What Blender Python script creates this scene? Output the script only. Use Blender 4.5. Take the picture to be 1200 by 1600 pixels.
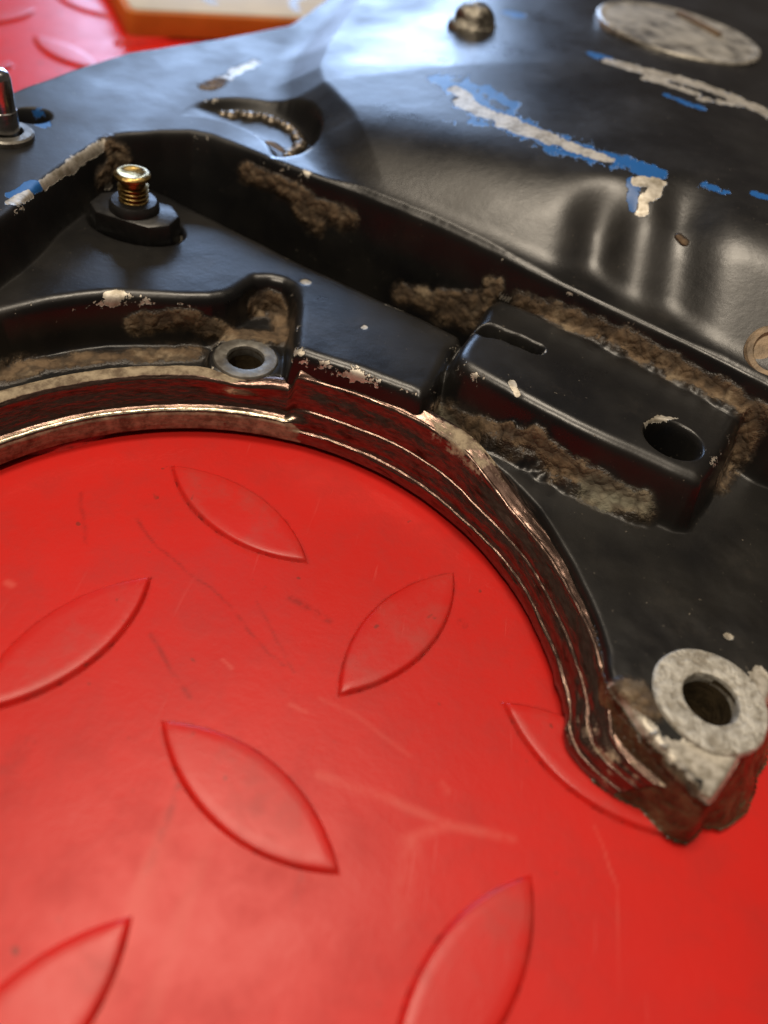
import bpy, math, random
import numpy as np
from mathutils import Matrix, Vector

MM = 0.001                      # everything below is written in millimetres
for o in list(bpy.data.objects):
    bpy.data.objects.remove(o)
S = bpy.context.scene
COL = S.collection

# ------------------------------------------------------------------ camera
cam = bpy.data.cameras.new('camera')
camera = bpy.data.objects.new('camera', cam)
COL.objects.link(camera)
RIGHT, UP, FWD, EYE = (0.972091, 0.169798, 0.161886), (-0.234602, 0.703570, 0.670784), (0.000000, 0.690042, -0.723769), (0.000000, -112.858640, 118.374795)
camera.matrix_world = Matrix(((RIGHT[0], UP[0], -FWD[0], EYE[0] * MM),
                              (RIGHT[1], UP[1], -FWD[1], EYE[1] * MM),
                              (RIGHT[2], UP[2], -FWD[2], EYE[2] * MM),
                              (0, 0, 0, 1)))
cam.sensor_fit = 'VERTICAL'
cam.sensor_height = 24.0
cam.lens = 24.0 * 1250 / 1600
cam.clip_start = 0.005
cam.clip_end = 20
cam.dof.use_dof = True
cam.dof.focus_distance = 0.158
cam.dof.aperture_fstop = 6.0
S.camera = camera

# ------------------------------------------------------------------ light: a dim workshop, warm ceiling lamps, a cool window far behind
S.view_settings.view_transform = 'Standard'
S.view_settings.look = 'None'
S.view_settings.exposure = 0.0
S.view_settings.gamma = 1.0
w = bpy.data.worlds.new('World')
S.world = w
w.use_nodes = True
w.node_tree.nodes['Background'].inputs['Color'].default_value = (0.75, 0.6, 0.48, 1)
w.node_tree.nodes['Background'].inputs['Strength'].default_value = 0.09


def area(name, loc, target, sx, sy, power, colour):
    l = bpy.data.lights.new(name, 'AREA')
    l.shape = 'RECTANGLE'
    l.size, l.size_y = sx, sy
    l.energy = power
    l.color = colour
    ob = bpy.data.objects.new(name, l)
    COL.objects.link(ob)
    ob.location = loc
    ob.rotation_euler = (Vector(target) - Vector(loc)).to_track_quat('-Z', 'Y').to_euler()
    return ob


area('lit_ceiling', (0.05, 0.25, 2.0), (0.05, 0.25, 0.0), 2.2, 1.5, 5.0, (1.0, 0.84, 0.66))
area('ceiling_lamp', (-0.20, 0.34, 1.7), (0.0, 0.0, 0.0), 0.66, 0.30, 15.5, (1.0, 0.86, 0.68))
area('bench_lamp', (-0.30, -0.42, 1.2), (0.0, 0.0, 0.0), 0.05, 0.22, 6.5, (1.0, 0.86, 0.68))
area('window', (-0.70, 2.4, 0.62), (-0.05, 0.1, 0.0), 0.96, 0.86, 38.0, (0.46, 0.65, 1.0))
S.cycles.max_bounces = 6
S.cycles.diffuse_bounces = 3
S.cycles.glossy_bounces = 4

# ------------------------------------------------------------------ numeric helpers
rng = np.random.default_rng(7)
_T = np.random.default_rng(3).random((256, 256))


def vnoise(x, y, s):
    x = x / s + 37.3
    y = y / s + 91.7
    i, j = np.floor(x).astype(int), np.floor(y).astype(int)
    f, g = x - i, y - j
    f = f * f * (3 - 2 * f)
    g = g * g * (3 - 2 * g)
    a, b = _T[i % 256, j % 256], _T[(i + 1) % 256, j % 256]
    c, d = _T[i % 256, (j + 1) % 256], _T[(i + 1) % 256, (j + 1) % 256]
    return (a * (1 - f) + b * f) * (1 - g) + (c * (1 - f) + d * f) * g


def fbm(x, y, s, n=4):
    r, a, t = 0, 1.0, 0
    for k in range(n):
        r = r + a * vnoise(x + 13.1 * k, y - 7.7 * k, s / 2 ** k)
        t += a
        a *= 0.55
    return r / t


def sdf(poly, X, Y):
    P = np.array(poly, float)
    d = np.full(X.shape, 1e18)
    ins = np.zeros(X.shape, bool)
    for k in range(len(P)):
        ax, ay = P[k]
        bx, by = P[(k + 1) % len(P)]
        ex, ey = bx - ax, by - ay
        t = np.clip(((X - ax) * ex + (Y - ay) * ey) / (ex * ex + ey * ey + 1e-12), 0, 1)
        d = np.minimum(d, (X - ax - t * ex) ** 2 + (Y - ay - t * ey) ** 2)
        if ay != by:
            ins ^= ((ay > Y) != (by > Y)) & (X < (bx - ax) * (Y - ay) / (by - ay) + ax)
    d = np.sqrt(d)
    return np.where(ins, -d, d)


def smooth_poly(poly, n=3):
    """rounded outline: Catmull-Rom through the points"""
    P = np.array(poly, float)
    out = []
    for k in range(len(P)):
        a, b, c, d = P[k - 1], P[k], P[(k + 1) % len(P)], P[(k + 2) % len(P)]
        for q in range(n):
            t = q / n
            out.append(0.5 * (2 * b + (c - a) * t + (2 * a - 5 * b + 4 * c - d) * t * t + (3 * b - a - 3 * c + d) * t ** 3))
    return np.array(out)


def smax(a, b, k):
    h = np.clip(0.5 + 0.5 * (a - b) / k, 0, 1)
    return b + (a - b) * h + k * h * (1 - h)


def smin(a, b, k):
    return -smax(-a, -b, k)


def sstep(a, b, x):
    t = np.clip((x - a) / (b - a), 0, 1)
    return t * t * (3 - 2 * t)


def slab(poly, top, r, slope, X, Y):
    """height of a cast slab: flat top, rounded edge of radius r, drafted wall"""
    t = -sdf(poly, X, Y)
    tt = np.clip(t, 0, r)
    drop = r - np.sqrt(np.maximum(r * r - (r - tt) ** 2, 0))
    wall = np.clip(-t, 0, None) * slope
    return top - drop - wall


# ------------------------------------------------------------------ height field of the casting
CX, CY = (-23.39, -49.50)
gx = np.concatenate([np.arange(-126, -116, 1.0), np.arange(-116, 84, 0.32), np.arange(84, 110, 0.6), np.arange(110, 190, 2.5)])
gy = [-60.0]
while gy[-1] < 430:
    gy.append(gy[-1] + (0.29 if gy[-1] < 76 else min(4.0, 0.29 + (gy[-1] - 76) * 0.013)))
gy = np.array(gy)
X, Y = np.meshgrid(gx, gy)
RAD = np.hypot(X - CX, Y - CY)
ANG = np.arctan2(Y - CY, X - CX)

wob = fbm(X, Y, 9, 2) - 0.5                     # hand-worked, slightly uneven castings
Xw, Yw = X + 0.5 * wob, Y + 0.5 * (fbm(X + 50, Y, 9, 2) - 0.5)

outline = [(42.62, -36.03), (50.40, -46.05), (56.42, -51.84), (61.85, -43.63)] + [(70, -20), (92, 0), (112, 40), (140, 120), (185, 400), (30, 420), (-40, 300), (-62, 235)] + [(-70.60, 188.60), (-104.96, 131.51), (-117.82, 87.39)] + [(-126, 44), (-124, 5), (-112, -40), (-92, -45)]
arc = [(CX + 68.0 * math.cos(a), CY + 68.0 * math.sin(a)) for a in np.radians(np.arange(176, 15, -4))]
outline = outline + arc[1:]
inside = sdf(outline, X, Y)

plate_p = [(-87.43, -0.97), (-81.28, 8.43), (-74.52, 15.73), (-66.01, 22.07), (-56.01, 26.09), (-46.21, 29.74), (-41.84, 34.64), (-39.47, 41.26), (-34.26, 42.55), (-30.94, 39.90), (-28.89, 34.10), (-26.23, 20.42), (-23.86, 18.42), (-11.58, 16.92), (-0.67, 14.75), (2.35, 13.82), (4.97, 20.00), (6.28, 32.09), (7.52, 39.09), (-11.37, 46.02), (-30.91, 52.93), (-62.99, 66.24), (-75.08, 70.60), (-91.23, 72.18), (-100.42, 45.56), (-109.58, 38.12)]
footplate_p = [(15.28, 11.66), (21.69, 5.77), (28.49, -1.54), (33.06, -9.31), (36.72, -16.74), (39.36, -23.20), (41.26, -30.10), (42.26, -37.59), (50.69, -47.59), (55.92, -52.76), (58.19, -51.70), (63.58, -42.96), (69.49, -31.72)] + [(84, 0), (96, 30), (70, 36), (50, 20), (20, 20)]
footbase_p = [(CX + 62.6 * math.cos(a), CY + 62.6 * math.sin(a)) for a in (0.34, 0.27, 0.2, 0.13, 0.06)] + [(43.25, -49.67), (51.14, -51.40), (57.61, -52.15), (63.78, -51.51), (69.28, -48.49), (74.47, -36.52)] + [(84, -10), (60, 10), (44, -20)]
block_p = [(6.54, 26.41), (7.62, 31.62), (10.58, 41.99), (13.63, 51.50), (25.96, 48.75), (40.64, 44.59), (60.17, 36.78), (68.32, 31.61), (68.22, 28.11), (62.27, 14.78), (57.77, 5.77), (55.33, 3.69), (44.50, 7.07), (32.05, 11.07), (19.04, 16.84), (11.57, 20.32), (7.75, 22.78)]
rim_p = [(-94.88, 4.36), (-86.54, 22.70), (-86.64, 38.99), (-85.48, 51.70), (-83.46, 65.87), (-79.67, 71.77), (-67.75, 80.42), (-58.67, 79.83), (-45.38, 75.48), (-23.70, 70.38), (-0.96, 62.84), (17.70, 54.04), (33.76, 46.76), (46.26, 41.45), (56.92, 36.75), (68.95, 30.72), (85.27, 23.57)] + [(114, 42), (141, 120), (186, 400), (30, 421), (-40, 300), (-62, 236)] + [(-67.60, 175.82), (-100.51, 121.15), (-113.17, 79.58)] + [(-127, 46)]

def tilt(z, ax, ay, x0, y0):
    return z + ax * (X - x0) + ay * (Y - y0)

floor_z = 9.0 - 4.5 * sstep(34, 44, Y + 0.37 * X)
base = np.minimum(floor_z, 12 - 0 * X) - np.clip(inside + 0.4, 0, None) * 5
base = smin(base, 30 - np.clip(inside + 0.4, 0, None) * 5, 1)
plate = slab(smooth_poly(plate_p, 2), 20.0 + 0.08 * wob, 2.7, 5.0, Xw, Yw)
foot = slab(smooth_poly(footplate_p, 2), 12.5 + 0.12 * wob, 1.0, 5.0, Xw, Yw)
s_top = np.clip(sdf(smooth_poly(footplate_p, 2), Xw, Yw), 0, None)
s_base = sdf(footbase_p, Xw, Yw)
foot_low = np.where(s_base < 0, 12.2 * (-s_base) / (-s_base + s_top + 0.15), -s_base * 4)
foot_low = foot_low + 1.6 * (fbm(X, Y, 7, 3) - 0.5) - np.clip(66.0 - RAD, 0, None) * 4
block = slab(smooth_poly(block_p, 2), tilt(24.0, 0.0, 0.0, 30, 20) + 0.1 * wob, 3.0, 4.2, Xw, Yw)
rs = sdf(smooth_poly(rim_p, 2), Xw, Yw)
rim = 31.0 + 0.10 * wob - (1.7 - np.sqrt(np.maximum(1.7 ** 2 - (1.7 - np.clip(-rs, 0, 1.7)) ** 2, 0))) - np.clip(rs, 0, None) * 4.5

# the humped cover: front flank, left end and top plane meet softly
near_edge = np.array([(-67.75, 80.42), (-58.67, 79.83), (-45.38, 75.48), (-23.70, 70.38), (-0.96, 62.84), (17.70, 54.04), (33.76, 46.76), (46.26, 41.45), (56.92, 36.75), (68.95, 30.72), (85.27, 23.57)])
ec = np.polyfit(near_edge[2:, 0], near_edge[2:, 1], 2)
nd = (Y - np.polyval(ec, np.clip(X, -60, 90))) * 0.92
flank = 31.2 + 0.66 * (nd - 3.2)
end_p = [(-34.98, 77.24), (-41.47, 89.58), (-48.42, 99.86), (-53.73, 106.86), (-58.57, 120.04), (-60.35, 140.70), (-60.79, 170.54), (-60.04, 205.50), (-57.25, 238.19)]
ed = np.full(X.shape, 1e9)
sgn = np.ones(X.shape)
bd = np.full(X.shape, 1e9)
for k in range(len(end_p) - 1):
    (ax, ay), (bx, by) = end_p[k], end_p[k + 1]
    ux, uy = bx - ax, by - ay
    t = ((X - ax) * ux + (Y - ay) * uy) / (ux * ux + uy * uy)
    lo = -9 if k == 0 else 0
    hi = 9 if k == len(end_p) - 2 else 1
    t = np.clip(t, lo, hi)
    dd = np.hypot(X - ax - t * ux, Y - ay - t * uy)
    s = np.sign((X - ax) * uy - (Y - ay) * ux)
    upd = dd < ed
    ed = np.where(upd, dd, ed)
    sgn = np.where(upd, s, sgn)
ed = ed * sgn
left_end = 30.5 + 0.62 * np.clip(ed, -30, 13) + 0.16 * np.clip(ed - 13, 0, None)
top = 50.0 + 0.02 * np.clip(Y - 90, -50, 60) - 0.0005 * np.clip(X - 40, -90, 40) ** 2
hump = smin(smin(flank, top, 7.0), left_end, 7.0)
# two flutes and a rib pressed into the flank
def line_d(a, b):
    ux, uy = b[0] - a[0], b[1] - a[1]
    L = math.hypot(ux, uy)
    ux, uy = ux / L, uy / L
    return (X - a[0]) * -uy + (Y - a[1]) * ux, ((X - a[0]) * ux + (Y - a[1]) * uy) / L
for (a, b, wd, dep) in ([(32.64, 72.10)] + [(33.40, 48.24)] + [6.4, 3.8], [(49.33, 75.08)] + [(50.48, 44.13)] + [6.5, 2.8]):
    q, t = line_d(a, b)
    hump = hump - dep * np.exp(-(q / wd) ** 2) * sstep(-0.35, 0.25, t) * (1 - sstep(0.85, 1.35, t))
hump = hump + 0.5 * (fbm(X, Y, 30, 2) - 0.5)

# stack the layers, remember which one is on top
layers = [('floor', base), ('lower_plate', plate), ('foot', np.maximum(foot, foot_low)), ('long_boss', block), ('cover_rim', rim), ('humped_cover', np.where(rs < -2.0, hump, -50))]
TOP = np.argmax(np.stack([l[1] for l in layers]), axis=0)
H = smax(base, plate, 1.6)
H = smax(H, smax(foot, foot_low, 1.5), 1.5)
H = smax(H, block, 1.8)
H = smax(H, rim, 1.2)
H = np.where(rs < -1.5, smax(H, hump, 2.5), H)

# cuts: oval hole and slot in the long boss, screw recess, crescent recess, the far bolt hole
def ell(c, a, b, rot):
    dx, dy = X - c[0], Y - c[1]
    u, v = dx * math.cos(rot) + dy * math.sin(rot), -dx * math.sin(rot) + dy * math.cos(rot)
    q = np.hypot(u / a, v / b)
    return (q - 1) * min(a, b)
def cut(H, d, depth_z, r=0.8, slope=6.0):
    prof = np.maximum(depth_z, H + d * slope + 0.0)
    return np.where(d < 0.6, smin(H, np.maximum(depth_z, H - 0.3 + np.clip(d, -50, 0.6) * slope), r), H)
HOLE = (51.58, 14.57)
H = cut(H, ell(HOLE, 5.7, 5.2, -0.45), 6.0, 2.6)
slot_d, slot_t = line_d(*[(12.57, 36.95), (23.42, 34.63)])
sd = np.hypot(slot_d, np.clip(np.abs(slot_t - 0.5) - 0.5, 0, None) * 12) - 1.9 + 1.6 * (fbm(X, Y, 4, 2) - 0.5) - 0.8 * np.clip(0.5 - slot_t, 0, 1)
H = cut(H, sd, 17.5, 0.8, 3.0)
SCREW = (-71.13, 51.13)
H = cut(H, ell(SCREW, 11.4, 7.4, -0.12), 17.5, 0.8, 3.0)
REC = (-56.12, 91.68)
rec_r = np.hypot(X - REC[0], Y - REC[1])
tongue = ell((-63.37, 77.95), 16.5, 14.0, -0.25)
rec_d = np.maximum(rec_r - 16.6, -(tongue))
rec_g = sstep(-0.55, 0.25, ((X - REC[0]) * 0.55 + (Y - REC[1]) * 0.84) / 16.6)
H = smin(H, np.where(rec_d < 0.8, 31.0 - 2.7 * rec_g * sstep(0.8, -1.2, rec_d), 99), 0.5)
FARHOLE = (-102.92, 69.25)
H = cut(H, np.hypot(X - FARHOLE[0], Y - FARHOLE[1]) - 4.2, 14.0, 0.8)
nook = np.array([(71.96, 31.61)])[0]
H = cut(H, ell((nook[0] + 12, nook[1] + 6), 14, 7, -0.4), 7.0, 1.5, 3.0)
# boss the little bushing stands on
BUSH = (-36.22, 22.39)
in_ring = np.clip(67.4 - RAD, 0, None) * 6
bz = -in_ring + slab([(BUSH[0] + 8.2 * math.cos(a), BUSH[1] + 8.2 * math.sin(a)) for a in np.linspace(0, 2 * math.pi, 24, endpoint=False)], 12.2, 0.8, 4.0, Xw, Yw)
H = smax(H, bz, 1.2)
pad_p = [(-43.49, 18.23), (-39.71, 16.31), (-26.08, 20.17), (-29.29, 36.01), (-34.26, 44.71), (-39.82, 42.79), (-43.36, 30.00)]
H = smax(H, slab(smooth_poly(pad_p, 2), 12.0, 0.8, 4.0, Xw, Yw) - in_ring, 1.2)
FBUSH = (58.55, -35.79)

#HFEND
# ------------------------------------------------------------------ caked dirt, wear and chipped paint (positions on the casting in mm)
def pd(pts):
    """3-D distance from every grid point to a polyline on the surface"""
    P = np.array(pts, float)
    if len(P) == 1:
        P = np.vstack([P, P + 1e-3])
    d = np.full(X.shape, 1e18)
    for k in range(len(P) - 1):
        a, e = P[k], P[k + 1] - P[k]
        t = np.clip(((X - a[0]) * e[0] + (Y - a[1]) * e[1] + (H0 - a[2]) * e[2]) / (e.dot(e) + 1e-12), 0, 1)
        d = np.minimum(d, (X - a[0] - t * e[0]) ** 2 + (Y - a[1] - t * e[1]) ** 2 + (H0 - a[2] - t * e[2]) ** 2)
    return np.sqrt(d)

H0 = H.copy()
n_f = fbm(X, Y, 2.6, 3)
n_m = fbm(X + 31, Y + 11, 6.0, 3)
dirt = np.zeros(X.shape)
alu = np.zeros(X.shape)
blue = np.zeros(X.shape)
oil = np.zeros(X.shape)
DIRT = [  # points, reach, lump height
    ([(-52.88, 77.28, 26.08), (-43.07, 74.17, 25.89), (-32.58, 71.37, 24.32), (-24.92, 69.62, 23.76)], 3.0, 0.2),
    ([(-37.33, 71.90, 22.06), (-32.79, 70.54, 20.49)], 3.0, 0.2),
    ([(-60.31, 23.79, 13.77), (-54.84, 26.15, 14.91), (-49.81, 27.86, 14.89), (-45.89, 28.90, 12.01)], 3.0, 0.5),
    ([(-39.59, 39.09, 14.00), (-36.00, 42.04, 14.87), (-32.97, 39.84, 11.94), (-31.10, 32.82, 11.89), (-43.10, 29.21, 11.75)], 3.2, 0.8),
    ([(-7.90, 61.36, 12.29), (0.42, 58.24, 13.18), (7.11, 55.35, 13.20), (10.65, 54.74, 18.14), (12.48, 55.00, 22.80)], 3.6, 1.6),
    ([(1.55, 58.35, 15.22), (8.85, 55.90, 18.69)], 3.0, 1.5),
    ([(18.70, 51.93, 22.92), (31.67, 46.78, 24.64), (45.59, 40.93, 25.69), (59.44, 34.44, 25.03), (70.12, 28.61, 24.17)], 3.4, 1.3),
    ([(70.12, 28.24, 22.72), (70.09, 26.25, 15.29), (65.81, 17.78, 13.29)], 3.4, 1.2),
    ([(5.72, 19.08, 12.05), (11.49, 17.98, 11.55), (18.38, 14.87, 12.45)], 4.5, 2.6),
    ([(18.38, 14.87, 12.45), (25.78, 12.33, 15.28), (35.45, 8.26, 14.17), (43.53, 5.37, 13.35), (47.96, 4.05, 13.46)], 4.2, 2.4),
    ([(-82.68, 67.13, 28.29), (-81.28, 68.77, 24.88), (-82.94, 61.21, 23.75)], 3.5, 0.8),
    ([(44.14, -37.47, 12.57), (46.74, -37.99, 12.62), (48.22, -40.45, 12.49)], 2.6, 0.5),
    ([(51.68, -48.89, 11.35), (54.78, -51.84, 11.58)], 2.0, 0.3),
    ([(-46.97, 88.15, 28.44), (-50.12, 90.47, 28.44)], 2.0, 0.2),
    ([(49.59, 65.17, 40.79), (51.09, 63.61, 40.41)], 1.2, 0.0),
    ([(-72.02, 116.57, 30.94), (-73.56, 110.20, 30.95)], 3.0, 0.0),
    ([(-81.89, 0.81, 9.83), (-75.43, 8.58, 8.94), (-66.20, 15.19, 8.89), (-48.64, 24.25, 8.96)], 3.2, 0.4),
]
for pts, reach, lump in DIRT:
    m = np.clip(1.25 - pd(pts) / reach, 0, 1)
    dirt = np.maximum(dirt, m)
    edge = sstep(0.38, 0.8, m + 1.2 * (n_m - 0.5) + 0.5 * (n_f - 0.5)) * sstep(0.0, 0.3, m)
    H = H + 0.75 * lump * edge * (0.1 + 1.4 * n_f * n_m * 2)
ALU = [
    ([(-7.79, 115.20, 43.17), (-4.61, 111.22, 43.25)], 2.4, 0.9),
    ([(-5.32, 108.85, 42.92), (1.56, 102.70, 43.41), (8.23, 99.68, 44.12)], 3.2, 0.9),
    ([(6.73, 98.75, 43.80), (18.09, 93.11, 44.77)], 3.6, 0.88),
    ([(18.09, 93.11, 44.77), (25.96, 88.67, 45.23), (31.74, 85.63, 45.65)], 2.6, 0.88),
    ([(39.55, 78.17, 45.45), (43.97, 78.92, 45.89), (43.22, 75.67, 45.00), (41.12, 73.01, 43.84), (40.90, 69.85, 42.49)], 1.9, 0.95),
    ([(33.01, 146.82, 49.55), (43.03, 144.10, 50.00), (61.17, 141.37, 50.44)], 3.6, 0.85),
    ([(42.84, 139.22, 49.77), (56.93, 135.03, 50.19)], 2.4, 0.8),
    ([(62.92, 140.49, 50.43), (76.55, 132.56, 50.05)], 4.6, 0.75),
    ([(58.43, 131.74, 50.10), (69.46, 133.87, 50.19)], 2.5, 0.6),
    ([(-86.77, 41.94, 30.25), (-85.74, 52.05, 30.22), (-83.70, 65.49, 30.05)], 1.6, 0.9),
    ([(-87.92, 30.57, 31.01), (-87.33, 36.07, 30.73)], 1.5, 0.6),
    ([(-61.00, 52.37, 18.09), (-61.99, 52.54, 17.42)], 1.6, 1.0),
    ([(-82.42, 61.29, 21.34), (-82.04, 63.00, 21.31)], 1.2, 0.9),
    ([(-64.28, 24.36, 19.56), (-65.91, 23.34, 19.42)], 1.6, 0.9),
    ([(-29.31, 44.54, 20.02)], 1.4, 1.0),
    ([(-13.29, 32.84, 19.92)], 0.9, 0.6),
    ([(-24.47, 19.98, 19.54), (-23.56, 19.58, 19.43)], 0.7, 0.55),
    ([(-2.42, 16.07, 19.12), (0.67, 15.46, 19.37)], 0.7, 0.55),
    ([(18.84, 20.25, 23.94), (20.45, 17.70, 23.44)], 0.9, 1.0),
    ([(46.16, 17.53, 23.83), (49.18, 20.55, 23.95), (53.25, 21.70, 23.94)], 0.7, 0.55),
    ([(43.15, -37.98, 12.36), (50.64, -47.71, 11.65), (56.97, -53.17, 10.59)], 2.2, 0.9),
    ([(68.80, -30.03, 12.48), (68.59, -35.05, 10.45), (61.61, -45.79, 12.37), (56.83, -52.18, 12.37)], 3.4, 0.8),
    ([(52.34, -47.14, 12.46), (57.26, -48.01, 12.47), (61.91, -42.59, 12.66)], 4.0, 0.9),
    ([(63.43, -21.78, 12.61)], 0.9, 0.9),
    ([(-13.96, 133.34, 43.61), (-12.04, 132.16, 43.87)], 1.4, 0.8),
    ([(22.91, 50.54, 24.08), (27.43, 48.49, 24.06)], 1.0, 0.6),
    ([(14.13, 54.16, 22.55), (16.49, 52.98, 22.54)], 1.2, 0.8),
    ([(-73.24, 111.95, 30.96), (-70.04, 125.01, 30.97), (-67.50, 135.69, 30.93)], 3.0, 0.6),
]
for pts, reach, v in ALU:
    alu = np.maximum(alu, v * np.clip(1.3 - pd(pts) / reach, 0, 1))
BLUE = [
    ([(-10.55, 120.76, 43.22), (-4.38, 112.16, 43.31), (3.21, 102.32, 43.61), (18.13, 92.47, 44.71), (31.30, 85.55, 45.58)], 6.2, 0.68),
    ([(-7.34, 96.33, 41.76), (2.17, 96.76, 43.00)], 2.6, 0.5),
    ([(-11.94, 118.34, 42.85), (0.12, 117.23, 44.27), (7.50, 108.94, 44.67)], 3.0, 0.6),
    ([(31.99, 87.06, 45.91), (37.22, 85.21, 46.36), (43.14, 81.92, 46.54)], 3.2, 0.9),
    ([(37.86, 77.76, 45.06), (38.93, 70.83, 42.32)], 1.8, 0.8),
    ([(27.53, 151.07, 49.18), (32.12, 149.12, 49.54)], 2.2, 0.85),
    ([(47.70, 129.49, 49.61), (57.72, 123.88, 49.79)], 2.0, 0.65),
    ([(65.54, 79.24, 48.40), (67.70, 78.68, 48.42)], 2.0, 0.9),
    ([(54.11, 80.05, 47.24), (58.19, 77.89, 47.66)], 2.0, 0.75),
    ([(1.36, 185.74, 46.04), (4.14, 183.76, 46.37)], 3.0, 0.9),
    ([(-88.95, 33.12, 30.96), (-87.66, 39.59, 30.77)], 1.8, 0.9),
    ([(-103.37, 73.48, 30.20), (-98.49, 66.15, 30.95)], 2.0, 0.9),
]
for pts, reach, v in BLUE:
    blue = np.maximum(blue, v * np.clip(1.3 - pd(pts) / reach, 0, 1))
OIL = [
    ([(40.58, -44.01, -0.02), (44.38, -49.30, 1.29), (51.70, -51.75, 1.17), (56.98, -54.66, 3.92)], 5.0, 0.8),
    ([(47.80, -46.55, 8.89), (53.86, -52.05, 8.06), (61.06, -51.62, 1.29)], 5.0, 0.8),
]
for pts, reach, v in OIL:
    oil = np.maximum(oil, v * np.clip(1.3 - pd(pts) / reach, 0, 1))
oil = np.maximum(oil, sstep(11.8, 10.4, H) * (Y < -25) * (X > 36))
H = H + 1.1 * (n_f - 0.5) * oil * (X > 20) + 0.9 * (n_m - 0.5) * oil * (X > 20)
# worn convex edges: bare metal where the surface bends over
gyv, gxv = np.gradient(H0, gy, gx)
curv = -(np.gradient(np.arctan(gxv), gx, axis=1) + np.gradient(np.arctan(gyv), gy, axis=0))
wear = np.clip((curv - 0.22) * 1.2, 0, 0.36) * sstep(0.35, 0.7, fbm(X, Y, 14, 3))
wear = wear * (TOP != 5)
alu = np.maximum(alu, wear)
H = H - 0.12 * sstep(0.45, 0.6, alu)
for _ in range(2):                                   # soften the grid a touch
    H[1:-1] = 0.25 * H[:-2] + 0.5 * H[1:-1] + 0.25 * H[2:]
    H[:, 1:-1] = 0.25 * H[:, :-2] + 0.5 * H[:, 1:-1] + 0.25 * H[:, 2:]
H = np.maximum(H, 1.1)

# ------------------------------------------------------------------ materials
def nt(name):
    m = bpy.data.materials.new(name)
    m.use_nodes = True
    t = m.node_tree
    return m, t, t.nodes['Principled BSDF']

class N:
    def __init__(s, t):
        s.t = t
    def new(s, k, **kw):
        n = s.t.nodes.new(k)
        for a, v in kw.items():
            setattr(n, a, v)
        return n
    def link(s, a, b):
        s.t.links.new(a, b)
    def put(s, sock, v):
        if hasattr(v, 'is_output'):
            s.link(v, sock)
        elif isinstance(v, (tuple, list)) and len(v) == 3 and sock.type == 'RGBA':
            sock.default_value = (*v, 1)
        else:
            sock.default_value = v
    def math(s, op, a, b=0.0, clamp=False):
        n = s.new('ShaderNodeMath', operation=op, use_clamp=clamp)
        s.put(n.inputs[0], a)
        s.put(n.inputs[1], b)
        return n.outputs[0]
    def mix(s, f, a, b):
        n = s.new('ShaderNodeMix', data_type='RGBA')
        s.put(n.inputs[0], f)
        s.put(n.inputs[6], a)
        s.put(n.inputs[7], b)
        return n.outputs[2]
    def mixf(s, f, a, b):
        n = s.new('ShaderNodeMix', data_type='FLOAT')
        s.put(n.inputs[0], f)
        s.put(n.inputs[2], a)
        s.put(n.inputs[3], b)
        return n.outputs[0]
    def noise(s, vec, scale, detail=4, rough=0.6, dist=0.0):
        n = s.new('ShaderNodeTexNoise')
        s.link(vec, n.inputs['Vector'])
        n.inputs['Scale'].default_value = scale
        n.inputs['Detail'].default_value = detail
        n.inputs['Roughness'].default_value = rough
        n.inputs['Distortion'].default_value = dist
        return n.outputs['Fac']
    def ramp(s, v, lo, hi):
        n = s.new('ShaderNodeMapRange', interpolation_type='SMOOTHSTEP')
        s.put(n.inputs[0], v)
        n.inputs[1].default_value = lo
        n.inputs[2].default_value = hi
        return n.outputs[0]
    def attr(s, name):
        return s.new('ShaderNodeAttribute', attribute_name=name).outputs['Fac']
    def obj(s, sc=(1, 1, 1)):
        c = s.new('ShaderNodeTexCoord').outputs['Object']
        if sc == (1, 1, 1):
            return c
        m = s.new('ShaderNodeMapping')
        m.inputs['Scale'].default_value = sc
        s.link(c, m.inputs['Vector'])
        return m.outputs[0]
    def bump(s, h, dist, strength=1.0, nrm=None):
        b = s.new('ShaderNodeBump')
        b.inputs['Distance'].default_value = dist
        b.inputs['Strength'].default_value = strength
        s.link(h, b.inputs['Height'])
        if nrm is not None:
            s.link(nrm, b.inputs['Normal'])
        return b.outputs[0]


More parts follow.
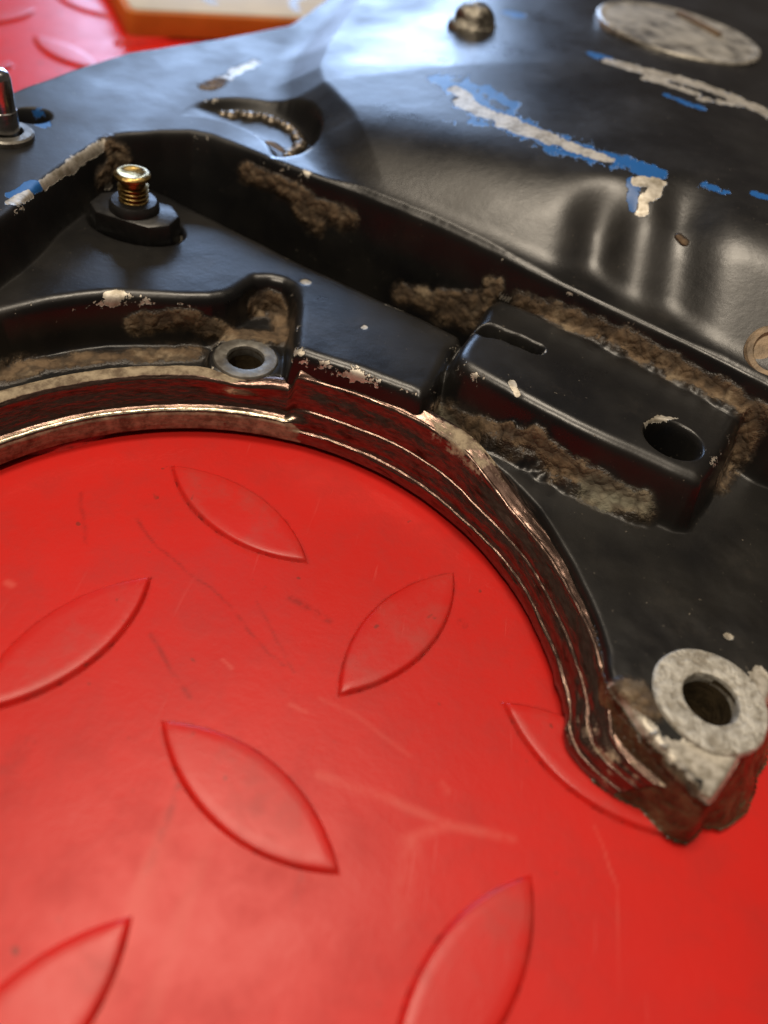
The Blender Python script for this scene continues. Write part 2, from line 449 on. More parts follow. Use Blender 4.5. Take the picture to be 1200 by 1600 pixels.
def casting_material():
    m, t, b = nt('black_painted_casting')
    n = N(t)
    o = n.obj()
    fine = n.noise(o, 900, 3, 0.6)
    mid = n.noise(o, 260, 4, 0.65)
    big = n.noise(o, 45, 3, 0.6)
    torn = n.noise(o, 120, 5, 0.75)
    rot = n.new('ShaderNodeMapping')
    rot.inputs['Rotation'].default_value = (0, 0, 0.5)
    rot.inputs['Scale'].default_value = (1, 0.3, 1)
    n.link(o, rot.inputs[0])
    streak = n.noise(rot.outputs[0], 480, 4, 0.65)
    edge = n.math('ADD', n.math('MULTIPLY', n.math('SUBTRACT', torn, 0.5), 2.0), n.math('MULTIPLY', n.math('SUBTRACT', streak, 0.5), 1.2))
    edge = n.math('ADD', edge, n.math('MULTIPLY', n.math('SUBTRACT', fine, 0.5), 0.25))
    def mask(a, lo, hi, k=1.0):
        return n.math('MULTIPLY', n.ramp(n.math('ADD', n.attr(a), n.math('MULTIPLY', edge, k)), lo, hi), n.ramp(n.attr(a), 0.02, 0.16))
    mb = mask('blue', 0.42, 0.50)
    ma = mask('alu', 0.44, 0.50, 0.85)
    edge = n.math('ADD', n.math('MULTIPLY', n.math('SUBTRACT', torn, 0.5), 2.4), n.math('MULTIPLY', n.math('SUBTRACT', mid, 0.5), 0.6))
    hard = mask('dirt', 0.52, 0.66, 1.0)
    soft = n.math('MULTIPLY', mask('dirt', 0.1, 0.75, 0.8), 0.5)
    md = n.math('MAXIMUM', hard, soft)
    mo = mask('oil', 0.3, 0.6, 0.6)
    paint = n.mix(n.ramp(big, 0.35, 0.7), (0.006, 0.006, 0.0065), (0.013, 0.012, 0.0105))
    dust = n.math('MULTIPLY', n.ramp(torn, 0.52, 0.85), 0.07)
    paint = n.mix(dust, paint, (0.16, 0.12, 0.08))
    speck = n.math('MULTIPLY', n.ramp(n.noise(o, 1300, 1, 0.5), 0.74, 0.80), n.ramp(torn, 0.42, 0.6))
    paint = n.mix(n.math('MULTIPLY', speck, 0.5), paint, (0.28, 0.24, 0.19))
    c = n.mix(mb, paint, (0.012, 0.11, 0.36))
    alc = n.mix(n.ramp(n.math('ADD', n.math('MULTIPLY', mid, 0.6), n.math('MULTIPLY', fine, 0.4)), 0.36, 0.60), (0.30, 0.265, 0.205), (0.60, 0.56, 0.485))
    c = n.mix(ma, c, alc)
    oilc = n.mix(n.ramp(mid, 0.35, 0.7), (0.045, 0.024, 0.012), (0.125, 0.080, 0.042))
    c = n.mix(mo, c, oilc)
    dc = n.mix(n.ramp(mid, 0.32, 0.68), (0.075, 0.046, 0.024), (0.17, 0.112, 0.062))
    vor = n.new('ShaderNodeTexVoronoi', feature='F1')
    n.link(o, vor.inputs['Vector'])
    vor.inputs['Scale'].default_value = 420
    wv = n.new('ShaderNodeVectorMath', operation='ADD')
    n.link(o, wv.inputs[0])
    sc_ = n.new('ShaderNodeVectorMath', operation='SCALE')
    sc_.inputs['Scale'].default_value = 0.004
    nz = n.new('ShaderNodeTexNoise')
    nz.inputs['Scale'].default_value = 240
    n.link(o, nz.inputs['Vector'])
    n.link(nz.outputs['Color'], sc_.inputs[0])
    n.link(sc_.outputs[0], wv.inputs[1])
    n.link(wv.outputs[0], vor.inputs['Vector'])
    dc = n.mix(n.ramp(torn, 0.50, 0.72), dc, (0.27, 0.205, 0.13))
    dc = n.mix(n.ramp(big, 0.58, 0.72), dc, (0.17, 0.16, 0.115))
    dc = n.mix(n.math('MULTIPLY', n.ramp(vor.outputs['Distance'], 0.35, 0.75), 0.6), dc, (0.03, 0.02, 0.012))
    c = n.mix(md, c, dc)
    n.link(c, b.inputs['Base Color'])
    met = n.math('MULTIPLY', ma, n.math('SUBTRACT', 1.0, md))
    n.link(n.math('MULTIPLY', met, 0.55), b.inputs['Metallic'])
    r = n.math('ADD', 0.20, n.math('MULTIPLY', n.ramp(big, 0.3, 0.75), 0.10))
    r = n.math('ADD', r, n.math('MULTIPLY', torn, 0.16))
    r = n.math('ADD', r, n.math('MULTIPLY', n.attr('dull'), 0.24))
    r = n.mixf(ma, r, 0.48)
    r = n.mixf(mo, r, n.math('ADD', 0.06, n.math('MULTIPLY', mid, 0.3)))
    r = n.mixf(md, r, 0.85)
    n.link(r, b.inputs['Roughness'])
    b1 = n.bump(n.math('ADD', n.math('MULTIPLY', mid, 1.0), n.math('MULTIPLY', fine, 0.35)), 0.00005, 1.0)
    crumb = n.math('SUBTRACT', 1.0, vor.outputs['Distance'])
    b2 = n.bump(n.math('MULTIPLY', mask('dirt', 0.25, 0.95, 0.5), n.math('ADD', n.math('MULTIPLY', crumb, 1.1), n.math('MULTIPLY', mid, 0.8))), 0.0006, 1.0, b1)
    b2 = n.bump(n.math('MULTIPLY', mo, n.math('ADD', mid, torn)), 0.0011, 1.0, b2)
    b3 = n.bump(n.math('MULTIPLY', n.math('MAXIMUM', ma, mb), -1.0), 0.00012, 1.0, b2)
    n.link(b3, b.inputs['Normal'])
    return m


def rim_material():
    m, t, b = nt('oily_bare_casting')
    n = N(t)
    uv = n.new('ShaderNodeUVMap').outputs[0]
    mp = n.new('ShaderNodeMapping')
    mp.inputs['Scale'].default_value = (1, 5, 1)
    n.link(uv, mp.inputs[0])
    st = n.noise(mp.outputs[0], 0.55, 5, 0.65)       # streaks that follow the arch (uv in mm)
    st2 = n.noise(mp.outputs[0], 0.16, 4, 0.6)
    o = n.obj()
    mid = n.noise(o, 420, 4, 0.7)
    al = n.ramp(n.math('ADD', n.attr('alu'), n.math('ADD', n.math('MULTIPLY', n.math('SUBTRACT', st, 0.5), 1.1), n.math('MULTIPLY', n.math('SUBTRACT', mid, 0.5), 0.5))), 0.42, 0.56)
    di = n.ramp(n.math('ADD', n.attr('dirt'), n.math('ADD', n.math('MULTIPLY', n.math('SUBTRACT', st2, 0.5), 0.8), n.math('MULTIPLY', n.math('SUBTRACT', mid, 0.5), 0.9))), 0.4, 0.6)
    c = n.mix(n.ramp(st, 0.3, 0.7), (0.13, 0.08, 0.065), (0.23, 0.155, 0.125))
    c = n.mix(n.ramp(st2, 0.5, 0.75), c, (0.055, 0.032, 0.02))
    c = n.mix(al, c, (0.50, 0.44, 0.33))
    c = n.mix(di, c, n.mix(n.ramp(mid, 0.3, 0.7), (0.13, 0.09, 0.055), (0.42, 0.34, 0.23)))
    n.link(c, b.inputs['Base Color'])
    n.link(n.math('MULTIPLY', n.math('SUBTRACT', 1.0, di), 0.9), b.inputs['Metallic'])
    r = n.math('ADD', 0.12, n.math('MULTIPLY', st2, 0.24))
    r = n.mixf(di, r, 0.8)
    n.link(r, b.inputs['Roughness'])
    b1 = n.bump(n.math('ADD', st2, n.math('MULTIPLY', mid, 0.25)), 0.00015, 1.0)
    n.link(b1, b.inputs['Normal'])
    return m


def simple(name, col, rough, metal=0.0, var=0.35, scale=500, bump=0.0001, dark=None, coat=0.0):
    m, t, b = nt(name)
    n = N(t)
    o = n.obj()
    f = n.noise(o, scale, 4, 0.65)
    f2 = n.noise(o, scale * 0.23, 3, 0.6)
    d = dark or tuple(x * (1 - var) for x in col)
    k = n.ramp(n.math('ADD', n.math('MULTIPLY', f, 0.6), n.math('MULTIPLY', f2, 0.4)), 0.35, 0.62)
    n.link(n.mix(k, d, col), b.inputs['Base Color'])
    n.link(n.math('ADD', rough - 0.08, n.math('MULTIPLY', f, 0.18)), b.inputs['Roughness'])
    b.inputs['Metallic'].default_value = metal
    b.inputs['Coat Weight'].default_value = coat
    n.link(n.bump(f, bump), b.inputs['Normal'])
    return m


def mat_material(top=False):
    m, t, b = nt('red_moulded_plastic' + ('_worn' if top else ''))
    n = N(t)
    geo = n.new('ShaderNodeNewGeometry').outputs['Position']
    big = n.noise(geo, 14, 3, 0.6)
    mid = n.noise(geo, 90, 5, 0.7)
    fine = n.noise(geo, 1500, 2, 0.6)
    mp = n.new('ShaderNodeMapping')
    mp.inputs['Rotation'].default_value = (0, 0, 0.6)
    mp.inputs['Scale'].default_value = (1, 0.07, 1)
    n.link(geo, mp.inputs[0])
    scr = n.noise(mp.outputs[0], 900, 2, 0.5)
    mp2 = n.new('ShaderNodeMapping')
    mp2.inputs['Rotation'].default_value = (0, 0, -0.5)
    mp2.inputs['Scale'].default_value = (1, 0.05, 1)
    n.link(geo, mp2.inputs[0])
    scr2 = n.noise(mp2.outputs[0], 700, 2, 0.5)
    hair = n.math('MULTIPLY', n.math('MAXIMUM', n.ramp(scr, 0.68, 0.76), n.ramp(scr2, 0.69, 0.77)), n.ramp(big, 0.35, 0.65))
    spots = n.ramp(n.noise(geo, 260, 2, 0.5), 0.715, 0.76)
    b.inputs['Specular IOR Level'].default_value = 0.34 if top else 0.26
    c = n.mix(n.ramp(big, 0.3, 0.7), (0.67, 0.019, 0.014), (0.57, 0.017, 0.013))
    c = n.mix(n.math('MULTIPLY', n.ramp(mid, 0.40, 0.75), 0.35 if not top else 0.65), c, (0.36, 0.022, 0.018) if not top else (0.42, 0.05, 0.04))
    c = n.mix(n.math('MULTIPLY', hair, 0.20), c, (0.70, 0.10, 0.08))
    c = n.mix(n.math('MULTIPLY', spots, 0.6), c, (0.13, 0.03, 0.02))
    if not top:
        li = n.math('MULTIPLY', n.attr('scuff'), n.ramp(mid, 0.25, 0.6))
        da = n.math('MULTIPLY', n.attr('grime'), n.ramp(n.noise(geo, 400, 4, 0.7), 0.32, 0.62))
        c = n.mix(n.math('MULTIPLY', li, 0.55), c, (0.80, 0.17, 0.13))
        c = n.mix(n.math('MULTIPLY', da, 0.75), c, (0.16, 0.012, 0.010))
    else:
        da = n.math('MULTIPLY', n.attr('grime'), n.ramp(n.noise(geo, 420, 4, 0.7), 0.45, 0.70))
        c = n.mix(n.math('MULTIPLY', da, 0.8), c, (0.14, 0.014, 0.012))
    n.link(c, b.inputs['Base Color'])
    r = n.math('ADD', 0.32, n.math('ADD', n.math('MULTIPLY', n.ramp(mid, 0.3, 0.8), 0.10), n.math('MULTIPLY', hair, 0.10)))
    if top:
        r = n.math('SUBTRACT', r, n.math('MULTIPLY', n.attr('grime'), 0.16))
    n.link(r, b.inputs['Roughness'])
    h = n.math('ADD', n.math('MULTIPLY', mid, 1.0), n.math('ADD', n.math('MULTIPLY', fine, 0.10), n.math('MULTIPLY', hair, -0.25)))
    n.link(n.bump(h, 0.00009), b.inputs['Normal'])
    return m


M_CAST = casting_material()
M_RIM = rim_material()
M_MAT = mat_material()
M_TREAD = mat_material(True)
M_BRASS = simple('yellow_brass', (0.50, 0.35, 0.12), 0.30, 1.0, 0.45, 900, 0.00012, (0.16, 0.10, 0.035))
M_RUBBER = simple('black_moulded_insulator', (0.014, 0.0135, 0.013), 0.38, 0.0, 0.4, 500, 0.0001)
M_STEEL = simple('dull_grey_steel', (0.30, 0.29, 0.26), 0.42, 0.75, 0.4, 420, 0.00015, (0.15, 0.135, 0.115))
M_CORR = simple('corroded_aluminium', (0.60, 0.575, 0.51), 0.55, 0.45, 0.4, 700, 0.0005, (0.27, 0.24, 0.19))
M_BORE = simple('rusty_bore', (0.10, 0.07, 0.035), 0.7, 0.3, 0.6, 600, 0.0004)
M_BRIGHT = simple('bright_steel', (0.60, 0.60, 0.60), 0.18, 1.0, 0.3, 400, 0.0001)
M_ORANGE = simple('orange_plastic', (0.66, 0.20, 0.025), 0.4, 0.0, 0.2, 60, 0.0001)
M_PAPER = simple('cream_printed_card', (0.62, 0.55, 0.43), 0.5, 0.0, 0.15, 60, 0.00005)
M_INK = simple('grey_print', (0.22, 0.20, 0.18), 0.5, 0.0, 0.2, 60, 0.00005)
M_BEAD = simple('grimy_metal_bead', (0.30, 0.25, 0.19), 0.3, 0.7, 0.7, 600, 0.0002)

# ------------------------------------------------------------------ mesh helpers
def link(name, me, mat, parent=None):
    ob = bpy.data.objects.new(name, me)
    COL.objects.link(ob)
    if me is not None and mat is not None and not me.materials:
        me.materials.append(mat)
    if parent is not None:
        ob.parent = parent
    return ob

def mesh(name, V, F, smooth=True, normals=None):
    me = bpy.data.meshes.new(name)
    V = np.asarray(V, float) * MM
    me.from_pydata(V.tolist(), [], F if isinstance(F, list) else F.tolist())
    if smooth:
        me.polygons.foreach_set('use_smooth', np.ones(len(me.polygons), bool))
    me.update()
    if normals is not None:
        me.normals_split_custom_set_from_vertices(normals.tolist())
    return me

def add_attr(me, name, vals):
    a = me.attributes.new(name, 'FLOAT', 'POINT')
    a.data.foreach_set('value', np.asarray(vals, np.float32))

def lathe(name, prof, seg=40, centre=(0, 0, 0), jitter=0.0, sharp=True):
    """revolve (radius, z) pairs; corners doubled where the profile turns sharply"""
    P = []
    for k, p in enumerate(prof):
        P.append(p)
    V, F = [], []
    for (r, z) in P:
        for s in range(seg):
            a = 2 * math.pi * s / seg
            j = 1 + jitter * (math.sin(3 * a + z) + 0.6 * math.sin(7 * a + 2 * z + 1))
            V.append((centre[0] + r * j * math.cos(a), centre[1] + r * j * math.sin(a), centre[2] + z))
    for k in range(len(P) - 1):
        for s in range(seg):
            F.append((k * seg + s, k * seg + (s + 1) % seg, (k + 1) * seg + (s + 1) % seg, (k + 1) * seg + s))
    me = mesh(name, V, F)
    if sharp:
        me.set_sharp_from_angle(angle=math.radians(38))
    return me

def prism(name, poly, z0, z1, bev=0.6, centre=(0, 0), rot=0.0):
    """extruded outline with a bevelled top edge"""
    P = np.array(poly, float)
    n = len(P)
    c = P.mean(0)
    sh = lambda d: P - d * (P - c) / np.linalg.norm(P - c, axis=1)[:, None]
    rings = [(P, z0), (P, z1 - bev), (sh(bev * 0.35), z1 - bev * 0.3), (sh(bev), z1)]
    V, F = [], []
    for Q, z in rings:
        V += [(*q, z) for q in Q]
    for k in range(3):
        for s in range(n):
            F.append((k * n + s, k * n + (s + 1) % n, (k + 1) * n + (s + 1) % n, (k + 1) * n + s))
    F.append(tuple(range(3 * n, 4 * n)))
    F.append(tuple(range(n - 1, -1, -1)))
    V = np.array(V)
    ca, sa = math.cos(rot), math.sin(rot)
    V[:, :2] = V[:, :2].dot(np.array([[ca, sa], [-sa, ca]])) + np.array(centre)
    me = mesh(name, V, F)
    me.set_sharp_from_angle(angle=math.radians(35))
    return me

def tag(o, label, cat, group=None):
    o['label'] = label
    o['category'] = cat
    if group:
        o['group'] = group

# ------------------------------------------------------------------ the red mat with its raised treads
LO, LU, LV, LH = (-27.87, -9.77, -0.00), (35.74, -17.97, 0.00), (-17.97, -35.74, 0.00), 17.75
treads = []
DROP = ((1, -1), (0, -1))            # wholly under the casting
for i in range(-9, 8):
    for j in range(-9, 8):
        c = (LO[0] + i * LU[0] + j * LV[0], LO[1] + i * LU[1] + j * LV[1])
        if -240 < c[0] < 200 and -110 < c[1] < 330 and (i, j) not in DROP:
            ax = LU if (i + j) % 2 == 0 else LV
            treads.append((c, math.atan2(ax[1], ax[0])))
TW = 6.1                                            # half width of a tread
TR = (LH * LH + TW * TW) / (2 * TW)                 # radius of its two arcs

def tread_out(x, y, c, a):
    dx, dy = x - c[0], y - c[1]
    u, v = dx * math.cos(a) + dy * math.sin(a), -dx * math.sin(a) + dy * math.cos(a)
    return np.maximum(np.hypot(u, v - (TW - TR)), np.hypot(u, v + (TW - TR))) - TR

mx = np.concatenate([np.arange(-1500, -100, 50), np.arange(-100, 82, 0.42), np.arange(85, 1500, 50)])
my = np.concatenate([np.arange(-1000, -66, 40), np.arange(-64, 16, 0.42), np.arange(18, 2000, 40)])
MX, MY = np.meshgrid(mx, my)
scuff = np.zeros(MX.shape)
grime = np.zeros(MX.shape)
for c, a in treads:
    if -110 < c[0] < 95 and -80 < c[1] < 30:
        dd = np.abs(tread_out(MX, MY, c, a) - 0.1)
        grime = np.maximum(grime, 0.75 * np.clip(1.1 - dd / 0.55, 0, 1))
SCUFF = [
    ([(-20.42, -79.83), (-11.06, -77.09), (-0.98, -73.91), (8.16, -68.63), (20.61, -60.66)], 1.1, 0.7),
    ([(-0.10, -57.71), (10.27, -58.80), (20.63, -60.85), (30.61, -60.45)], 1.0, 0.55),
    ([(43.71, -55.29), (46.57, -63.46), (52.60, -75.97)], 0.25, 0.6),
    ([(-17.94, -82.81), (-12.90, -79.63), (-10.60, -75.69)], 0.9, 0.4),
    ([(37.75, -3.88), (32.32, -0.36)], 0.5, 0.3),
    ([(-20.36, -41.98), (-18.58, -43.41)], 0.35, 0.7),
    ([(-35.80, -71.15), (-34.89, -71.88)], 0.8, 0.7),
    ([(-60.37, -37.36), (-59.33, -37.62)], 0.8, 0.7),
    ([(-7.40, -47.16), (-4.54, -47.83)], 0.5, 0.5),
    ([(18.86, -54.56), (19.98, -55.34)], 0.8, 0.5),
    ([(-3.10, -44.78), (3.81, -46.55), (13.14, -51.06)], 0.5, 0.3),
]
SCRATCH = [
    ([(-45.21, -16.80), (-40.18, -21.84), (-26.96, -28.61), (-13.50, -38.73), (-10.24, -40.43)], 0.3, 0.7),
    ([(-33.65, -40.52), (-28.47, -45.55), (-23.06, -50.20)], 0.35, 0.75),
    ([(-57.71, -14.00), (-51.42, -25.45)], 0.4, 0.45),
    ([(-12.70, -26.53), (-8.14, -28.12), (-4.90, -29.34)], 0.8, 0.6),
    ([(-18.55, -29.03), (-8.37, -41.20)], 0.25, 0.5),
    ([(-13.66, -81.29), (-13.14, -81.50)], 0.9, 0.9),
    ([(-13.15, -76.27), (-11.91, -79.41)], 0.3, 0.7),
    ([(18.81, -22.66), (19.34, -23.09)], 0.8, 0.9),
    ([(-45.56, -63.52), (-43.14, -63.42)], 0.8, 0.55),
    ([(25.47, -74.43), (27.11, -77.38)], 0.3, 0.6),
]
def pd2(pts):
    P = np.array(pts, float)
    d = np.full(MX.shape, 1e18)
    wv = 0.8 * (fbm(MX, MY, 7, 2) - 0.5)
    for k in range(len(P) - 1):
        a, e = P[k], P[k + 1] - P[k]
        t = np.clip(((MX - a[0]) * e[0] + (MY - a[1]) * e[1]) / (e.dot(e) + 1e-12), 0, 1)
        d = np.minimum(d, np.hypot(MX + wv - a[0] - t * e[0], MY + wv - a[1] - t * e[1]))
    return d
for pts, wd, v in SCUFF:
    scuff = np.maximum(scuff, v * np.clip(1.2 - pd2(pts) / wd, 0, 1))
for pts, wd, v in SCRATCH:
    grime = np.maximum(grime, v * np.clip(1.3 - pd2(pts) / wd, 0, 1))
MZ = 0.25 * (fbm(MX, MY, 60, 2) - 0.5)
ny, nx = MX.shape
idx = np.arange(nx * ny).reshape(ny, nx)
F = np.stack([idx[:-1, :-1], idx[:-1, 1:], idx[1:, 1:], idx[1:, :-1]], -1).reshape(-1, 4)
me = mesh('mat', np.stack([MX, MY, MZ], -1).reshape(-1, 3), F)
add_attr(me, 'scuff', scuff.ravel())
add_attr(me, 'grime', grime.ravel())
mat_ob = link('mat', me, M_MAT)
mat_ob['kind'] = 'structure'
mat_ob['label'] = 'red plastic mat with raised lens shaped treads'

tV, tF, tG = [], [], []
NS = 28
th = math.asin(LH / TR)
side = [(TR * math.sin(-th + 2 * th * k / NS), TR * math.cos(-th + 2 * th * k / NS) - (TR - TW)) for k in range(NS)]
ring0 = side + [(-x, -y) for x, y in side]
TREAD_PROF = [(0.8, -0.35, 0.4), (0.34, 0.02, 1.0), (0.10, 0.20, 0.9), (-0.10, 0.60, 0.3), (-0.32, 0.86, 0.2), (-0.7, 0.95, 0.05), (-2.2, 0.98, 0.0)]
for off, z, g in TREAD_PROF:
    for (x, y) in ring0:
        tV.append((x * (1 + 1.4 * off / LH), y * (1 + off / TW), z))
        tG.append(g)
n2 = len(ring0)
for k in range(len(TREAD_PROF) - 1):
    for s in range(n2):
        tF.append((k * n2 + (s + 1) % n2, k * n2 + s, (k + 1) * n2 + s, (k + 1) * n2 + (s + 1) % n2))
b0 = (len(TREAD_PROF) - 1) * n2
for s in range(n2 // 2):                             # cap: strips across the lens, tip to tip
    a, b_ = s, s + 1
    c_, d_ = (n2 - s - 1) % n2, (n2 - s) % n2
    f = [b0 + a, b0 + d_, b0 + c_, b0 + b_]
    f = [q for k, q in enumerate(f) if q not in f[:k]]
    if len(f) > 2:
        tF.append(tuple(f))
tread_me = mesh('tread', tV, tF)
add_attr(tread_me, 'grime', tG)
tread_me.materials.append(M_TREAD)
for c, a in treads:
    t = link('tread', tread_me, None, mat_ob)
    t.location = (c[0] * MM, c[1] * MM, 0)
    t.rotation_euler = (0, 0, a)

# ------------------------------------------------------------------ the engine cover
cover = bpy.data.objects.new('engine_cover', None)
COL.objects.link(cover)
cover.location = (0, 0, 0)
tag(cover, 'worn black painted engine casting with an arched cutout, lying on the red mat', 'engine cover')

gyv, gxv = np.gradient(H, gy, gx)
NRM = np.stack([-gxv, -gyv, np.ones_like(H)], -1)
NRM /= np.linalg.norm(NRM, axis=-1, keepdims=True)
ny, nx = X.shape
idx = np.arange(nx * ny).reshape(ny, nx)
quad = np.stack([idx[:-1, :-1], idx[:-1, 1:], idx[1:, 1:], idx[1:, :-1]], -1)
hq = np.stack([H[:-1, :-1], H[:-1, 1:], H[1:, 1:], H[1:, :-1]], -1).max(-1)
keep = hq > 1.15
xm, ym = 0.5 * (X[:-1, :-1] + X[1:, 1:]), 0.5 * (Y[:-1, :-1] + Y[1:, 1:])
for c, r in ((BUSH, 4.4), (FBUSH, 5.3)):
    keep &= np.hypot(xm - c[0], ym - c[1]) > r
lab = TOP[:-1, :-1].copy()
dl = (np.stack([dirt[:-1, :-1], dirt[1:, 1:]]).mean(0) + 0.9 * (n_m[:-1, :-1] - 0.5)) > 0.55
lab[dl] = 6
# split the recess floor into its separate pieces
todo = (lab == 0) & keep
pieces = []
while todo.any():
    j0, i0 = np.argwhere(todo)[0]
    stack, cells = [(j0, i0)], []
    todo[j0, i0] = False
    while stack:
        j, i = stack.pop()
        cells.append((j, i))
        for jj, ii in ((j + 1, i), (j - 1, i), (j, i + 1), (j, i - 1)):
            if 0 <= jj < todo.shape[0] and 0 <= ii < todo.shape[1] and todo[jj, ii]:
                todo[jj, ii] = False
                stack.append((jj, ii))
    pieces.append(np.array(cells))
pieces.sort(key=len, reverse=True)
part_names = ['recess_floor', 'lower_plate', 'foot', 'long_boss', 'cover_rim', 'humped_cover', 'caked_dirt']
for k, cells in enumerate(pieces):
    if k and len(cells) > 150:
        lab[cells[:, 0], cells[:, 1]] = len(part_names)
        part_names.append('recess_floor')
    elif k:
        lab[cells[:, 0], cells[:, 1]] = 6
allV = np.stack([X, Y, H], -1).reshape(-1, 3)
allN = NRM.reshape(-1, 3)
dull = sstep(-40, -62, X - 0.25 * (Y - 90)) * (TOP >= 4) * (0.30 + 0.7 * fbm(X, Y, 20, 3))
fields = {'dull': dull, 'alu': alu, 'blue': blue, 'dirt': dirt, 'oil': oil}
for k, nm in enumerate(part_names):
    f = quad[(lab == k) & keep]
    if len(f) == 0:
        continue
    u, inv = np.unique(f.ravel(), return_inverse=True)
    me = mesh(nm, allV[u], inv.reshape(-1, 4), True, allN[u])
    for a, v in fields.items():
        add_attr(me, a, v.ravel()[u])
    ob = link(nm, me, M_CAST, cover)
    if nm == 'caked_dirt':
        ob['kind'] = 'stuff'
        ob['label'] = 'brown dried dirt caked in the corners and channels'

# the stepped arch wall, swept round the circle
def resample(P, n=130):
    P = np.array(P)
    seg = np.r_[0, np.cumsum(np.hypot(*np.diff(P, axis=0).T))]
    sp = np.linspace(0, 1, n)
    return np.c_[np.interp(sp, seg / seg[-1], P[:, 0]), np.interp(sp, seg / seg[-1], P[:, 1])]
pl_ = resample([(62.7, 0.9), (62.2, 1.3), (62.05, 2.6), (62.0, 5.4), (62.3, 6.2), (62.8, 6.5), (63.4, 6.4), (63.9, 6.5), (64.3, 7.2), (64.9, 8.6), (65.5, 10.0), (66.0, 11.5),
                (66.6, 12.1), (67.4, 12.3), (68.4, 12.4), (69.5, 12.1), (70.2, 11.0), (70.5, 8.0), (70.6, 4.0)])
pr_ = resample([(62.7, 1.1), (62.2, 1.5), (62.0, 3.4), (62.12, 4.3), (62.4, 4.65), (62.6, 4.45), (63.1, 5.5), (63.75, 7.3), (64.0, 7.75), (64.25, 7.5), (64.8, 8.6), (65.5, 10.4),
                (65.9, 11.3), (66.25, 11.6), (66.5, 11.25), (67.2, 11.6), (68.6, 12.1), (69.6, 12.0), (70.3, 11.0), (70.6, 8.0), (70.7, 4.0)])
sp = np.linspace(0, 23.0, 130)
th = np.radians(np.arange(172, -0.9, -0.22))
TH, SP = np.meshgrid(th, sp, indexing='ij')
arcl = TH * 65
right = sstep(1.60, 1.50, TH)                        # right half: rougher, more ridges, lower shoulder
R0 = pl_[:, 0] * (1 - right) + pr_[:, 0] * right
Z0 = pl_[:, 1] * (1 - right) + pr_[:, 1] * right
rid = np.sin(SP * 1.9 + 1.5 * fbm(arcl, SP * 0.3, 14, 2)) * right * 0.10 * (SP > 5) * (SP < 16)
rough = (fbm(arcl, SP * 2.5, 3.5, 3) - 0.5)
R1 = R0 + rid + 0.16 * rough * (0.5 + right) + right * 0.9 * (fbm(arcl, Z0 * 1.3, 16, 2) - 0.5) * (Z0 > 4)
R1 = R1 + right * sstep(6, 15, SP) * 1.0
Z1 = np.maximum(Z0 + 0.4 * (fbm(arcl + 90, SP * 2, 5, 3) - 0.5) * sstep(0, 3, SP) - 0 * right, 0.9)
tall = sstep(1.60, 1.572, TH) * sstep(0.75, 1.05, TH)
Z1 = Z1 + tall * sstep(4, 13, SP) * 4.0 * sstep(22, 17.5, SP)
Z1 = Z1 - sstep(1.0, 0.7, TH) * sstep(9, 16, SP) * 1.4
# end by the foot: melted-looking lumps of grease
endk = sstep(0.42, 0.12, TH)
R1 = R1 + 7.0 * np.clip((0.10 - TH) / 0.11, 0, 1.1) ** 2 + endk * 1.5 * (fbm(arcl, SP * 1.2, 5, 3) - 0.5)
Z1 = np.maximum(Z1 * (1 - 0.25 * sstep(0.30, 0.04, TH)), 1.1)
R1 = R1 - 1.9 * np.exp(-((TH - 1.748) / 0.085) ** 2) * sstep(8.5, 12.5, SP)
VX, VY = CX + R1 * np.cos(TH), CY + R1 * np.sin(TH)
zr = np.gradient(Z1, axis=1)
def ridge(z0, wd):
    return np.exp(-((Z0 - z0) / wd) ** 2)
a_alu = np.zeros(TH.shape)
a_alu = np.maximum(a_alu, 0.66 * np.exp(-((Z0 - 6.4) / 0.4) ** 2) * (R0 < 63.4) * (1 - right))
a_alu = np.maximum(a_alu, 0.29 * np.exp(-((Z0 - 4.6) / 0.2) ** 2) * (R0 < 63.0) * right)
a_alu = np.maximum(a_alu, 0.29 * np.exp(-((Z0 - 7.7) / 0.2) ** 2) * (R0 < 64.6) * right)
a_alu = np.maximum(a_alu, 0.28 * np.exp(-((Z0 - 11.5) / 0.2) ** 2) * (R0 < 66.6) * right)
a_dirt = 0.78 * (1 - right) * sstep(66.2, 66.8, R0) * sstep(1.60, 1.85, TH)
a_dirt = np.maximum(a_dirt, 0.62 * np.exp(-((TH - 1.02) / 0.16) ** 2) * sstep(64.5, 66, R0))
a_dirt = np.maximum(a_dirt, 0.72 * sstep(1.50, 1.56, TH) * (Z0 > 1.4) * (Z0 < 6.0) * (R0 < 62.5))
a_dirt = np.maximum(a_dirt, 0.36 * endk)
nu, nv = TH.shape
idx = np.arange(nu * nv).reshape(nu, nv)
F = np.stack([idx[:-1, :-1], idx[1:, :-1], idx[1:, 1:], idx[:-1, 1:]], -1).reshape(-1, 4)[:, ::-1]
me = mesh('arch_wall', np.stack([VX, VY, Z1], -1).reshape(-1, 3), F)
add_attr(me, 'alu', a_alu.ravel())
add_attr(me, 'dirt', a_dirt.ravel())
uvl = me.uv_layers.new(name='UVMap')
li = np.zeros(len(me.loops), np.int32)
me.loops.foreach_get('vertex_index', li)
uvv = np.stack([arcl.ravel(), SP.ravel()], -1)[li]
uvl.data.foreach_set('uv', uvv.ravel().astype(np.float32))
ob = link('arch_wall', me, M_RIM, cover)
ob['label'] = 'dark oily stepped inner wall of the arch reflecting the red mat'

